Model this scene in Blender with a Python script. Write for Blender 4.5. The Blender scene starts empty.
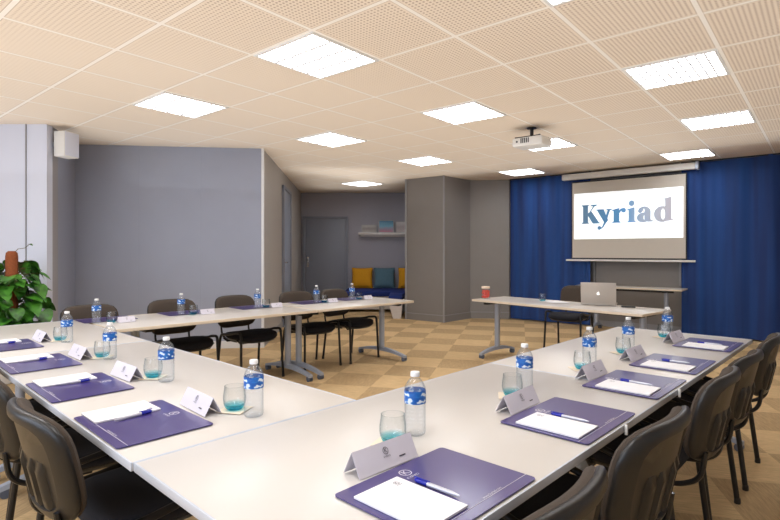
import bpy, bmesh, math, random
from mathutils import Vector, Matrix, Euler
random.seed(7)
PI = math.pi
C = bpy.context.scene.collection
# ------------------------------------------------------------------ frames
YAW = math.radians(43.4)      # camera heading: world x runs along the right-hand table row
RA = math.radians(3.45)       # the room's own axes are turned slightly against the tables
H = 2.75
def CW(X, d):                 # (right, forward) from the standing point -> world
    return (X*math.sin(YAW)+d*math.cos(YAW), -X*math.cos(YAW)+d*math.sin(YAW))
def RW(r, s):                 # room axes -> world
    return (r*math.cos(RA)-s*math.sin(RA), r*math.sin(RA)+s*math.cos(RA))
def S(r, g, b, a=1.0):
    f = lambda c: (c/255/12.92 if c/255 <= .04045 else ((c/255+.055)/1.055)**2.4)
    return (f(r), f(g), f(b), a)
# ------------------------------------------------------------------ materials
def new_mat(name):
    m = bpy.data.materials.new(name); m.use_nodes = True
    nt = m.node_tree
    return m, nt, nt.nodes['Principled BSDF']
def mat(name, col, rough=.5, metal=0, noise=.06, scale=20, bump=0, coat=0, spec=None, emis=None, sheen=0):
    m, nt, b = new_mat(name)
    N = nt.nodes; L = nt.links
    tc = N.new('ShaderNodeTexCoord'); nz = N.new('ShaderNodeTexNoise')
    nz.inputs['Scale'].default_value = scale; nz.inputs['Detail'].default_value = 4
    L.new(tc.outputs['Object'], nz.inputs['Vector'])
    mx = N.new('ShaderNodeMix'); mx.data_type = 'RGBA'
    mx.inputs[6].default_value = tuple(c*(1-noise) for c in col[:3])+(1,)
    mx.inputs[7].default_value = tuple(min(1, c*(1+noise)) for c in col[:3])+(1,)
    L.new(nz.outputs['Fac'], mx.inputs[0]); L.new(mx.outputs[2], b.inputs['Base Color'])
    b.inputs['Roughness'].default_value = rough; b.inputs['Metallic'].default_value = metal
    if spec is not None: b.inputs['Specular IOR Level'].default_value = spec
    if coat: b.inputs['Coat Weight'].default_value = coat; b.inputs['Coat Roughness'].default_value = .12
    if sheen: b.inputs['Sheen Weight'].default_value = sheen
    if bump:
        bp = N.new('ShaderNodeBump'); bp.inputs['Strength'].default_value = bump; bp.inputs['Distance'].default_value = .002
        n2 = N.new('ShaderNodeTexNoise'); n2.inputs['Scale'].default_value = scale*12; L.new(tc.outputs['Object'], n2.inputs['Vector'])
        L.new(n2.outputs['Fac'], bp.inputs['Height']); L.new(bp.outputs['Normal'], b.inputs['Normal'])
    if emis:
        b.inputs['Emission Color'].default_value = emis[0]; b.inputs['Emission Strength'].default_value = emis[1]
    return m
def math_node(nt, op, a, b=None, c=None):
    n = nt.nodes.new('ShaderNodeMath'); n.operation = op
    for i, v in enumerate((a, b, c)):
        if v is None: continue
        if isinstance(v, (int, float)): n.inputs[i].default_value = v
        else: nt.links.new(v, n.inputs[i])
    return n.outputs[0]
def shell_mat(name, tint, edge, gloss=.05, z_tint=None, solid=0.0, solid_col=(1,1,1,1)):
    """thin clear wall: see-through, glossy at grazing angles, darker at the rim where the path is longer"""
    m = bpy.data.materials.new(name); m.use_nodes = True
    nt = m.node_tree; N = nt.nodes; L = nt.links; N.clear()
    out = N.new('ShaderNodeOutputMaterial'); tr = N.new('ShaderNodeBsdfTransparent'); gl = N.new('ShaderNodeBsdfGlossy')
    gl.inputs['Roughness'].default_value = gloss
    lw = N.new('ShaderNodeLayerWeight'); lw.inputs['Blend'].default_value = .5; lw2 = lw
    mx = N.new('ShaderNodeMix'); mx.data_type = 'RGBA'
    p = math_node(nt, 'POWER', lw.outputs['Facing'], 2.2)
    L.new(p, mx.inputs[0]); mx.inputs[6].default_value = tint; mx.inputs[7].default_value = edge
    col = mx.outputs[2]
    if z_tint:
        z0, z1, zc = z_tint
        tc = N.new('ShaderNodeTexCoord'); sp = N.new('ShaderNodeSeparateXYZ'); L.new(tc.outputs['Object'], sp.inputs[0])
        mr = N.new('ShaderNodeMapRange'); mr.inputs[1].default_value = z0; mr.inputs[2].default_value = z1
        mr.inputs[3].default_value = 1; mr.inputs[4].default_value = 0; L.new(sp.outputs[2], mr.inputs[0])
        m2 = N.new('ShaderNodeMix'); m2.data_type = 'RGBA'; L.new(mr.outputs[0], m2.inputs[0]); L.new(col, m2.inputs[6]); m2.inputs[7].default_value = zc
        col = m2.outputs[2]
    L.new(col, tr.inputs['Color'])
    ms = N.new('ShaderNodeMixShader')
    fr = math_node(nt, 'MULTIPLY_ADD', math_node(nt, 'POWER', lw2.outputs['Facing'], 5.0), .6, .035)
    L.new(fr, ms.inputs[0]); L.new(tr.outputs[0], ms.inputs[1]); L.new(gl.outputs[0], ms.inputs[2])
    last = ms.outputs[0]
    if solid:
        df = N.new('ShaderNodeBsdfDiffuse'); df.inputs['Color'].default_value = solid_col
        m3 = N.new('ShaderNodeMixShader'); m3.inputs[0].default_value = solid
        L.new(last, m3.inputs[1]); L.new(df.outputs[0], m3.inputs[2]); last = m3.outputs[0]
    L.new(last, out.inputs['Surface'])
    return m

M = {}
M['table_top'] = mat('table_top', S(209,204,199), .28, noise=.02, scale=3, spec=.5)
M['table_edge'] = mat('table_edge', S(196,202,214), .28, noise=.03, scale=8)
M['beige_edge'] = mat('beige_edge', S(226,212,192), .35, noise=.03, scale=8)
M['silver'] = mat('silver_paint', S(170,178,194), .35, .25, noise=.03)
M['chrome'] = mat('chrome', S(200,200,205), .18, 1.0, noise=.02)
M['black_metal'] = mat('black_metal', S(22,22,25), .38, .2, noise=.1, coat=.2)
M['black_plastic'] = mat('black_plastic', S(26,25,26), .36, noise=.06, scale=30, bump=.15, spec=.55)
M['seat_fabric'] = mat('seat_fabric', S(24,25,34), .95, noise=.2, scale=120, bump=.4)
M['back_fabric'] = mat('back_fabric', S(72,62,54), .95, noise=.15, scale=120, bump=.4)
M['castor'] = mat('castor_rubber', S(95,105,125), .4, noise=.08)
M['wall_grey'] = mat('wall_grey', S(160,165,182), .6, noise=.04, scale=4, bump=.15)
M['wall_dark'] = mat('wall_dark_grey', S(138,134,132), .6, noise=.04, scale=4, bump=.15)
M['wall_alcove'] = mat('wall_alcove_grey', S(164,164,178), .6, noise=.03, scale=4)
M['wall_white'] = mat('wall_white_panel', S(218,222,238), .5, noise=.02, scale=2)
M['wall_strip'] = mat('wall_strip', S(168,165,168), .6, noise=.03, scale=3)
M['wall_rear'] = mat('wall_rear', S(205,205,205), .7, noise=.03, scale=3)
M['trim_white'] = mat('trim_white', S(225,225,226), .4, noise=.03)
M['trim_grey'] = mat('trim_grey', S(150,150,154), .45, noise=.04)
M['door'] = mat('door_grey', S(134,140,156), .42, noise=.03, scale=3)
M['door_shiny'] = mat('door_blue_grey', S(158,170,194), .32, noise=.03, scale=3)
M['white_plastic'] = mat('white_plastic', S(232,230,226), .4, noise=.02)
M['cap'] = mat('cap_white', S(240,240,240), .4, noise=.02)
M['mat_purple'] = mat('mat_purple', S(62,50,118), .32, noise=.05, scale=6, spec=.5, coat=.45)
M['paper'] = mat('paper', S(240,240,246), .7, noise=.01)
M['card'] = mat('card', S(216,212,224), .7, noise=.02)
M['ink'] = mat('ink', S(70,66,80), .6)
M['white_print'] = mat('white_print', S(215,212,225), .6)
M['pen_blue'] = mat('pen_blue', S(28,38,165), .25, noise=.05)
M['pen_silver'] = mat('pen_silver', S(208,210,222), .28, .3, noise=.03)
M['napkin'] = mat('napkin', S(238,222,200), .85, noise=.03)
M['laptop'] = mat('laptop_shell', S(196,188,180), .38, .35, noise=.02)
M['logo_white'] = mat('logo_white', S(250,250,250), .4, emis=((1,1,1,1), .6))
M['keys'] = mat('keys', S(25,25,28), .5)
M['yellow'] = mat('cushion_yellow', S(222,158,28), .9, noise=.12, scale=60, bump=.3)
M['teal'] = mat('cushion_teal', S(88,122,140), .9, noise=.15, scale=60, bump=.3)
M['seat_blue'] = mat('bench_blue', S(12,42,118), .8, noise=.12, scale=30, bump=.2)
M['bench_white'] = mat('bench_white', S(216,210,208), .5, noise=.03)
M['shelf'] = mat('shelf_white', S(236,232,230), .5, noise=.02)
M['terracotta'] = mat('moss_pole', S(142,78,44), .95, noise=.35, scale=60, bump=.9)
M['pot'] = mat('plant_pot', S(205,202,198), .5, noise=.04)
M['soil'] = mat('soil', S(50,36,26), .95, noise=.4, scale=60)
M['stem'] = mat('stem', S(92,84,48), .7, noise=.2)
M['candy'] = mat('candy', S(250,62,38), .35, noise=.35, scale=60)
M['lid'] = mat('jar_lid', S(236,212,192), .5, noise=.05)
M['frame_grey'] = mat('picture_frame', S(176,178,180), .5, noise=.04)
M['cord'] = mat('cord', S(20,20,22), .6)
M['bottle'] = shell_mat('bottle_plastic', (.985,.99,.995,1), (.68,.74,.79,1), .08, solid=.05, solid_col=(.85,.92,1,1))
M['water'] = shell_mat('water', (.99,.995,1,1), (.965,.98,.99,1), .02)
M['glass'] = shell_mat('tumbler_glass', (.985,.99,.99,1), (.62,.70,.73,1), .03, z_tint=(.004, .027, (.12,.66,.80,1)))
M['jar'] = shell_mat('jar_glass', (.97,.96,.95,1), (.92,.88,.86,1), .04, solid=.03)
M['window_glass'] = shell_mat('window_glass', (.95,.97,1,1), (.8,.85,.9,1), .03)

# diffuser of the ceiling lights
def emis_mat(name, col, st):
    m, nt, b = new_mat(name)
    N = nt.nodes; tc = N.new('ShaderNodeTexCoord'); nz = N.new('ShaderNodeTexNoise'); nz.inputs['Scale'].default_value = 3
    nt.links.new(tc.outputs['Object'], nz.inputs['Vector'])
    v = math_node(nt, 'MULTIPLY_ADD', nz.outputs['Fac'], st*.1, st*.95)
    b.inputs['Base Color'].default_value = (.9,.9,.9,1)
    b.inputs['Emission Color'].default_value = col; nt.links.new(v, b.inputs['Emission Strength'])
    return m
M['diffuser'] = emis_mat('diffuser_glow', (.96,.98,1,1), 7.0)
M['louver'] = mat('louver_white', S(235,236,240), .35, noise=.02)

# leaf: green with lighter blotches
m, nt, b = new_mat('leaf_green'); N = nt.nodes
tc = N.new('ShaderNodeTexCoord'); nz = N.new('ShaderNodeTexNoise'); nz.inputs['Scale'].default_value = 9; nt.links.new(tc.outputs['Object'], nz.inputs['Vector'])
cr = N.new('ShaderNodeValToRGB'); cr.color_ramp.elements[0].position = .38; cr.color_ramp.elements[0].color = S(18,62,16)
cr.color_ramp.elements[1].position = .62; cr.color_ramp.elements[1].color = S(76,142,46)
nt.links.new(nz.outputs['Fac'], cr.inputs[0]); nt.links.new(cr.outputs[0], b.inputs['Base Color']); b.inputs['Roughness'].default_value = .35
M['leaf'] = m

# blue drapes
m, nt, b = new_mat('blue_curtain_cloth'); N = nt.nodes
tc = N.new('ShaderNodeTexCoord'); mp = N.new('ShaderNodeMapping'); mp.inputs['Scale'].default_value = (3,3,.15)
nz = N.new('ShaderNodeTexNoise'); nz.inputs['Scale'].default_value = 2.2; nt.links.new(tc.outputs['Object'], mp.inputs[0]); nt.links.new(mp.outputs[0], nz.inputs['Vector'])
cr = N.new('ShaderNodeValToRGB'); cr.color_ramp.elements[0].position = .35; cr.color_ramp.elements[0].color = S(5,46,110)
cr.color_ramp.elements[1].position = .7; cr.color_ramp.elements[1].color = S(12,70,142)
nt.links.new(nz.outputs['Fac'], cr.inputs[0]); nt.links.new(cr.outputs[0], b.inputs['Base Color']); b.inputs['Roughness'].default_value = .75
b.inputs['Sheen Weight'].default_value = .25
M['curtain'] = m

# bottle label: blue band with white blotches
m, nt, b = new_mat('bottle_label_print'); N = nt.nodes
tc = N.new('ShaderNodeTexCoord'); mp = N.new('ShaderNodeMapping'); mp.inputs['Scale'].default_value = (1,1,1.6)
nz = N.new('ShaderNodeTexNoise'); nz.inputs['Scale'].default_value = 55; nz.inputs['Detail'].default_value = 1
nt.links.new(tc.outputs['Object'], mp.inputs[0]); nt.links.new(mp.outputs[0], nz.inputs['Vector'])
cr = N.new('ShaderNodeValToRGB'); e = cr.color_ramp.elements
e[0].position = .0; e[0].color = S(16,66,150); e[1].position = .64; e[1].color = S(225,235,245)
e.new(.45).color = S(20,92,180); e.new(.59).color = S(36,120,200)
nt.links.new(nz.outputs['Fac'], cr.inputs[0]); nt.links.new(cr.outputs[0], b.inputs['Base Color']); b.inputs['Roughness'].default_value = .4
M['label'] = m

# carpet tiles: checker of 0.5 m tiles with a fine streaky pile
def carpet():
    m, nt, b = new_mat('carpet_tiles'); N = nt.nodes; L = nt.links
    tc = N.new('ShaderNodeTexCoord')
    mp = N.new('ShaderNodeMapping'); mp.inputs['Rotation'].default_value = (0,0,math.radians(FLOOR_ROT)); L.new(tc.outputs['Object'], mp.inputs[0])
    sp = N.new('ShaderNodeSeparateXYZ'); L.new(mp.outputs[0], sp.inputs[0])
    T = .5
    ux = math_node(nt, 'DIVIDE', math_node(nt,'ADD',sp.outputs[0], FLOOR_OX), T); uy = math_node(nt, 'DIVIDE', math_node(nt,'ADD',sp.outputs[1], FLOOR_OY), T)
    fx = math_node(nt, 'FLOOR', ux); fy = math_node(nt, 'FLOOR', uy)
    par = math_node(nt, 'PINGPONG', math_node(nt, 'ADD', fx, fy), 1.0)
    # streaks turn with every tile, as quarter-turned carpet tiles do
    def streak(sx, sy):
        q = N.new('ShaderNodeMapping'); q.inputs['Scale'].default_value = (sx, sy, 1); L.new(mp.outputs[0], q.inputs[0])
        z = N.new('ShaderNodeTexNoise'); z.inputs['Scale'].default_value = 1; z.inputs['Detail'].default_value = 6; z.inputs['Roughness'].default_value = .65
        L.new(q.outputs[0], z.inputs['Vector']); return z.outputs['Fac']
    a = streak(9, 90); c = streak(90, 9)
    st = N.new('ShaderNodeMix'); st.data_type = 'FLOAT'; L.new(par, st.inputs[0]); L.new(a, st.inputs[2]); L.new(c, st.inputs[3])
    base = N.new('ShaderNodeMix'); base.data_type = 'RGBA'; L.new(par, base.inputs[0])
    base.inputs[6].default_value = S(208,179,136); base.inputs[7].default_value = S(182,155,117)
    cn = N.new('ShaderNodeCombineXYZ'); L.new(fx, cn.inputs[0]); L.new(fy, cn.inputs[1])
    wn = N.new('ShaderNodeTexWhiteNoise'); wn.noise_dimensions = '2D'; L.new(cn.outputs[0], wn.inputs['Vector'])
    v = math_node(nt, 'MULTIPLY_ADD', st.outputs[0], 1.1, .45)
    v2 = math_node(nt, 'MULTIPLY_ADD', wn.outputs['Value'], .10, .95)
    v3 = math_node(nt, 'MULTIPLY', v, v2)
    hs = N.new('ShaderNodeMix'); hs.data_type = 'RGBA'; hs.blend_type = 'MULTIPLY'; hs.inputs[0].default_value = 1
    L.new(base.outputs[2], hs.inputs[6]); L.new(v3, hs.inputs[7])
    L.new(hs.outputs[2], b.inputs['Base Color']); b.inputs['Roughness'].default_value = .95; b.inputs['Specular IOR Level'].default_value = .2
    bp = N.new('ShaderNodeBump'); bp.inputs['Strength'].default_value = .4; bp.inputs['Distance'].default_value = .004
    L.new(st.outputs[0], bp.inputs['Height']); L.new(bp.outputs['Normal'], b.inputs['Normal'])
    return m
FLOOR_ROT = 60.6; FLOOR_OX = 11.426; FLOOR_OY = 10.08
# perforated ceiling tiles
PR, PS, R0, S0 = .6735, .654, 2.258, .584
def ceiling_mat():
    m, nt, b = new_mat('perforated_ceiling_tiles'); N = nt.nodes; L = nt.links
    tc = N.new('ShaderNodeTexCoord'); mp = N.new('ShaderNodeMapping'); mp.inputs['Rotation'].default_value = (0,0,-RA); L.new(tc.outputs['Object'], mp.inputs[0])
    sp = N.new('ShaderNodeSeparateXYZ'); L.new(mp.outputs[0], sp.inputs[0])
    x = math_node(nt, 'DIVIDE', math_node(nt, 'SUBTRACT', sp.outputs[0], R0), PR); y = math_node(nt, 'DIVIDE', math_node(nt, 'SUBTRACT', sp.outputs[1], S0), PS)
    def edge(u):
        fr = math_node(nt, 'FRACT', math_node(nt, 'ADD', u, 50)); c = math_node(nt, 'ABSOLUTE', math_node(nt, 'SUBTRACT', fr, .5)); return c   # .5 at seam
    ex = edge(x); ey = edge(y); em = math_node(nt, 'MAXIMUM', ex, ey)
    # grid bars (light) with a thin dark line at their side
    bar = math_node(nt, 'GREATER_THAN', em, .479); line = math_node(nt, 'COMPARE', em, .4755, .003)
    # holes
    n = 24
    hx = math_node(nt, 'SUBTRACT', math_node(nt, 'FRACT', math_node(nt, 'MULTIPLY', math_node(nt,'ADD',x,50), n)), .5)
    hy = math_node(nt, 'SUBTRACT', math_node(nt, 'FRACT', math_node(nt, 'MULTIPLY', math_node(nt,'ADD',y,50), n)), .5)
    r2 = math_node(nt, 'ADD', math_node(nt, 'MULTIPLY', hx, hx), math_node(nt, 'MULTIPLY', hy, hy))
    hole = math_node(nt, 'LESS_THAN', r2, .075)
    inner = math_node(nt, 'LESS_THAN', em, .455)
    hole = math_node(nt, 'MULTIPLY', hole, inner)
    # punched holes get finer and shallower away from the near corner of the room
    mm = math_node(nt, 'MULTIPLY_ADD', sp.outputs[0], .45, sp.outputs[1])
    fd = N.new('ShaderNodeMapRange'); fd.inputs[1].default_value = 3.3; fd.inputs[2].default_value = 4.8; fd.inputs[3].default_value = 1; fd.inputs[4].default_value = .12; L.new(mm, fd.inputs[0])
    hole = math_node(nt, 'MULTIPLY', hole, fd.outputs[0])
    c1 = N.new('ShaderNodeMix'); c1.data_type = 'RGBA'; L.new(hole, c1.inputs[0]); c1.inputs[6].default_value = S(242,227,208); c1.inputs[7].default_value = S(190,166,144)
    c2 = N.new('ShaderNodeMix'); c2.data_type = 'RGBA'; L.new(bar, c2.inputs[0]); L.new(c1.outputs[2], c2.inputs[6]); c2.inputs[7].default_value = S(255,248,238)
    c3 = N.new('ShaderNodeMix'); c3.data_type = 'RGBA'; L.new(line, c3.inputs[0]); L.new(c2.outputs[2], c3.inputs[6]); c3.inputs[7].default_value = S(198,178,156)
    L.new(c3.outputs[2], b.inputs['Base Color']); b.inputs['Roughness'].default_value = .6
    return m

# ------------------------------------------------------------------ mesh building
class MB:
    def __init__(s): s.bm = bmesh.new()
    def faces(s, vs, fs):
        v = [s.bm.verts.new(p) for p in vs]
        for f in fs:
            try: s.bm.faces.new([v[i] for i in f])
            except ValueError: pass
        return s
    def box(s, c, d, rot=(0,0,0), bev=0, seg=2):
        b = bmesh.new(); bmesh.ops.create_cube(b, size=1)
        bmesh.ops.scale(b, vec=d, verts=b.verts)
        if bev: bmesh.ops.bevel(b, geom=list(b.edges), offset=bev, segments=seg, profile=.5, affect='EDGES')
        bmesh.ops.transform(b, matrix=Matrix.Translation(c) @ Euler(rot).to_matrix().to_4x4(), verts=b.verts)
        return s.add(b)
    def add(s, b):
        me = bpy.data.meshes.new('tmp'); b.to_mesh(me); b.free(); s.bm.from_mesh(me); bpy.data.meshes.remove(me); return s
    def prism(s, poly, z0, z1, bev=0):
        b = bmesh.new(); v = [b.verts.new((x, y, z0)) for x, y in poly]; f = b.faces.new(v)
        r = bmesh.ops.extrude_face_region(b, geom=[f]); bmesh.ops.translate(b, vec=(0,0,z1-z0), verts=[e for e in r['geom'] if isinstance(e, bmesh.types.BMVert)])
        bmesh.ops.recalc_face_normals(b, faces=b.faces)
        if bev: bmesh.ops.bevel(b, geom=[e for e in b.edges if abs(e.verts[0].co.z-e.verts[1].co.z) < 1e-6], offset=bev, segments=2, profile=.5, affect='EDGES')
        return s.add(b)
    def tube(s, pts, r, seg=10, flat=1.0, cap=True):
        pts = [Vector(p) for p in pts]; n = len(pts); rs = r if isinstance(r, (list, tuple)) else [r]*n
        up = Vector((0,0,1)); rings = []; prev = None
        for i, p in enumerate(pts):
            t = (pts[min(i+1, n-1)]-pts[max(i-1, 0)]).normalized()
            if prev is None:
                a = up if abs(t.dot(up)) < .9 else Vector((1,0,0)); x = t.cross(a).normalized()
            else: x = (prev-t*prev.dot(t)).normalized()
            prev = x; y = t.cross(x).normalized()
            rings.append([s.bm.verts.new(p+x*math.cos(2*PI*k/seg)*rs[i]+y*math.sin(2*PI*k/seg)*rs[i]*flat) for k in range(seg)])
        for a, b in zip(rings, rings[1:]):
            for k in range(seg): s.bm.faces.new((a[k], a[(k+1)%seg], b[(k+1)%seg], b[k]))
        if cap: s.bm.faces.new(rings[0][::-1]); s.bm.faces.new(rings[-1])
        return s
    def lathe(s, prof, seg=24, c=(0,0,0), cap=(True, True)):
        rings = [[s.bm.verts.new((c[0]+r*math.cos(2*PI*k/seg), c[1]+r*math.sin(2*PI*k/seg), c[2]+z)) for k in range(seg)] for r, z in prof]
        for a, b in zip(rings, rings[1:]):
            for k in range(seg): s.bm.faces.new((a[k], a[(k+1)%seg], b[(k+1)%seg], b[k]))
        if cap[0]: s.bm.faces.new(rings[0][::-1])
        if cap[1]: s.bm.faces.new(rings[-1])
        return s
    def loft(s, rings, cap=True):
        R = [[s.bm.verts.new(p) for p in r] for r in rings]; n = len(R[0])
        for a, b in zip(R, R[1:]):
            for k in range(n): s.bm.faces.new((a[k], a[(k+1)%n], b[(k+1)%n], b[k]))
        if cap: s.bm.faces.new(R[0][::-1]); s.bm.faces.new(R[-1])
        return s
    def obj(s, name, m, parent=None, smooth=True, angle=40, flip=False):
        bmesh.ops.recalc_face_normals(s.bm, faces=s.bm.faces)
        me = bpy.data.meshes.new(name); s.bm.to_mesh(me); s.bm.free()
        ms = m if isinstance(m, (list, tuple)) else [m]
        for x in ms: me.materials.append(x)
        if smooth:
            me.polygons.foreach_set('use_smooth', [True]*len(me.polygons)); me.set_sharp_from_angle(angle=math.radians(angle))
        o = bpy.data.objects.new(name, me); C.objects.link(o)
        if parent: o.parent = parent
        return o
def tag(o, label=None, cat=None, group=None, kind=None):
    if label: o['label'] = label
    if cat: o['category'] = cat
    if group: o['group'] = group
    if kind: o['kind'] = kind
    return o
def thing(name, label, cat, loc=(0,0,0), rz=0, group=None):
    o = bpy.data.objects.new(name, None); C.objects.link(o); o.empty_display_size = .1
    o.location = loc; o.rotation_euler = (0,0,rz)
    return tag(o, label, cat, group)
def kids(o): return [c for c in C.objects if c.parent is o]
def copy_tree(o, parent=None):
    c = o.copy(); C.objects.link(c)
    if parent: c.parent = parent
    for ch in kids(o): copy_tree(ch, c)
    return c
def place(o, loc, rz, label=None):
    o.location = loc; o.rotation_euler = (0,0,rz)
    if label: o['label'] = label
    return o
def struct(o): o['kind'] = 'structure'; return o
def bez(pts, n=6):
    """round the corners of a polyline"""
    P = [Vector(p) for p in pts]; out = [P[0]]
    for i in range(1, len(P)-1):
        a, b, c = P[i-1], P[i], P[i+1]; r = min((b-a).length, (c-b).length, ROUND)*.5*2
        r = min(r, (b-a).length*.49, (c-b).length*.49)
        p0 = b+(a-b).normalized()*r; p2 = b+(c-b).normalized()*r
        for k in range(n+1):
            t = k/n; out.append(p0*(1-t)**2+b*2*t*(1-t)+p2*t*t)
    out.append(P[-1]); return out
ROUND = .05
def rrect(w, d, r, n=5):
    out = []
    for cx, cy, a0 in ((w/2-r, d/2-r, 0), (-w/2+r, d/2-r, PI/2), (-w/2+r, -d/2+r, PI), (w/2-r, -d/2+r, 1.5*PI)):
        for k in range(n+1):
            a = a0+PI/2*k/n; out.append((cx+r*math.cos(a), cy+r*math.sin(a)))
    return out
_tc = {}
def text_bm(txt, size, extrude=0):
    k = (txt, size)
    cu = bpy.data.curves.new('t', 'FONT'); cu.body = txt; cu.size = size; cu.align_x = 'CENTER'; cu.align_y = 'CENTER'; cu.resolution_u = 3
    o = bpy.data.objects.new('t', cu); C.objects.link(o)
    dg = bpy.context.evaluated_depsgraph_get(); dg.update()
    me = bpy.data.meshes.new_from_object(o.evaluated_get(dg)); b = bmesh.new(); b.from_mesh(me)
    bpy.data.objects.remove(o); bpy.data.curves.remove(cu); bpy.data.meshes.remove(me)
    return b
def logo_mb(sz, with_name=True):
    """ring with a K and the small name under it, lying flat in xy"""
    mb = MB(); n = 28
    o, i = sz*.5, sz*.42
    vs = [(o*math.cos(2*PI*k/n), o*math.sin(2*PI*k/n), 0) for k in range(n)]+[(i*math.cos(2*PI*k/n), i*math.sin(2*PI*k/n), 0) for k in range(n)]
    mb.faces(vs, [(k, (k+1)%n, n+(k+1)%n, n+k) for k in range(n)])
    mb.add(text_bm('K', sz*.85))
    if with_name:
        b = text_bm('KYRIAD', sz*.36); bmesh.ops.translate(b, vec=(0,-sz*.78,0), verts=b.verts); mb.add(b)
    return mb

# ------------------------------------------------------------------ room shell
floor = MB().box((3.9, 6.2, -.05), (15, 18.5, .1)).obj('floor', carpet(), smooth=False); struct(floor)
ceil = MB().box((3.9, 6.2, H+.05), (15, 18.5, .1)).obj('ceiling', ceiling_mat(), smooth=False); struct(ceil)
def wall(name, p0, p1, m, side, z0=0, z1=H, th=.1):
    a = Vector(p0); b = Vector(p1); t = (b-a).normalized(); nrm = Vector((-t.y, t.x))*side
    o = MB().prism([tuple(a), tuple(b), tuple(b+nrm*th), tuple(a+nrm*th)], z0, z1).obj(name, m, smooth=False)
    return struct(o)
def strip(name, p0, p1, m, side, z0, z1, th):    # a bar standing proud of the wall face, on the room side
    return wall(name, p0, p1, m, -side, z0, z1, th)
pL0, pL1 = CW(-6.5, 5.84), CW(-3.84, 5.84)
pS = CW(-3.90, 6.13); pW0 = CW(-4.18, 6.93); pE = CW(-1.76, 7.225); pF = CW(-2.15, 12.6); pG = CW(.80, 12.6)
wall('wall_left', pL0, pL1, M['wall_white'], 1)
wall('wall_left_return', CW(-3.86, 5.94), pS, M['wall_strip'], 1)
wall('wall_left_recess', pS, pW0, M['wall_grey'], 1)
wall('wall_grey', pW0, pE, M['wall_grey'], 1)
# alcove wall with a door opening
def lerp(a, b, t): return (a[0]+(b[0]-a[0])*t, a[1]+(b[1]-a[1])*t)
wall('wall_alcove_left', pE, pF, mat('wall_warm_grey', S(176,172,170), .6, noise=.03, scale=4), 1)
wall('wall_alcove_back', pF, pG, M['wall_alcove'], 1)
pil = [RW(*p) for p in ((8.09,6.36), (8.13,5.5), (9.0,5.45), (9.43,4.82), (9.75,4.82), (10.4,7.5))]+[CW(.80, 12.6)]
struct(MB().prism(pil, 0, H).obj('wall_pillar', M['wall_dark'], smooth=False))
wall('wall_screen', RW(9.56,4.9), RW(9.56,-2.0), M['wall_dark'], 1)
wall('wall_right', RW(9.6,-1.9), RW(-3.0,-1.9), M['wall_rear'], 1)
# rear wall with three windows behind the photographer
wz0, wz1 = .9, 2.45
rr = -3.0
wall('wall_rear', RW(rr,-1.9), RW(rr,8.8), M['wall_rear'], 1, 0, wz0)
wall('wall_rear', RW(rr,-1.9), RW(rr,8.8), M['wall_rear'], 1, wz1, H)
segs = [(-1.0,1.4), (1.8,4.2), (4.6,7.0)]
prev = -1.9
for i, (a, b_) in enumerate(segs):
    wall('wall_rear', RW(rr,prev), RW(rr,a), M['wall_rear'], 1, wz0, wz1); prev = b_
    w = bpy.data.objects.new('window_%d' % (i+1), None); C.objects.link(w); struct(w); w.location = (*RW(rr,(a+b_)/2), 0); w.rotation_euler = (0,0,RA)
    fr = MB(); W = b_-a
    for yy in (-W/2+.03, 0, W/2-.03): fr.box((-.03, yy, (wz0+wz1)/2), (.06,.06,wz1-wz0))
    for zz in (wz0+.03, wz1-.03): fr.box((-.03, 0, zz), (.06,W,.06))
    f = fr.obj('window_frame', M['trim_white'], w, smooth=False)
    MB().box((-.04, 0, (wz0+wz1)/2), (.008, W-.08, wz1-wz0-.08)).obj('window_pane', M['window_glass'], w, smooth=False)
wall('wall_rear', RW(rr,prev), RW(rr,8.8), M['wall_rear'], 1, wz0, wz1)
wall('wall_left_rear', RW(rr,8.75), pL0, M['wall_rear'], 1)
# trims
def vtrim(name, p, m, w=.02, z0=0, z1=H):
    struct(MB().box((p[0], p[1], (z0+z1)/2), (w, w, z1-z0), rot=(0,0,YAW)).obj(name, m, smooth=False))
vtrim('trim_1', pE, M['trim_white'], .035)
vtrim('trim_2', RW(8.12,5.49), M['trim_grey'], .03)
vtrim('trim_3', RW(8.08,6.36), M['trim_grey'], .035)
k = CW(-4.07, 5.835); vtrim('trim_4', k, M['trim_grey'], .012)
def base(name, p0, p1, m, side, h=.1): strip(name, p0, p1, m, side, 0, h, .015)
base('baseboard_grey', pW0, pE, M['trim_white'], 1, .1)
base('baseboard_alcove_left', pE, pF, M['trim_grey'], 1, .1)
base('baseboard_alcove_back', pF, pG, M['trim_grey'], 1, .1)
for i in range(3):
    base('baseboard_pillar', pil[i], pil[i+1], M['wall_dark'], -1 if False else 1, .12)
    strip('baseboard_pillar_cap', pil[i], pil[i+1], M['trim_grey'], 1, .12, .132, .02)
base('baseboard_screen', RW(9.56,4.82), RW(9.56,-2), M['trim_grey'], 1, .1)
base('baseboard_left', pL0, pL1, M['trim_white'], 1, .1)
# wall seams (vinyl panel joints)
for t in (.33, .66):
    q = lerp(pW0, pE, t); 
    struct(MB().box((q[0], q[1], H/2), (.004,.012,H), rot=(0,0,YAW)).obj('trim_%d' % (5+int(t*3)), M['wall_grey'], smooth=False))

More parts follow.
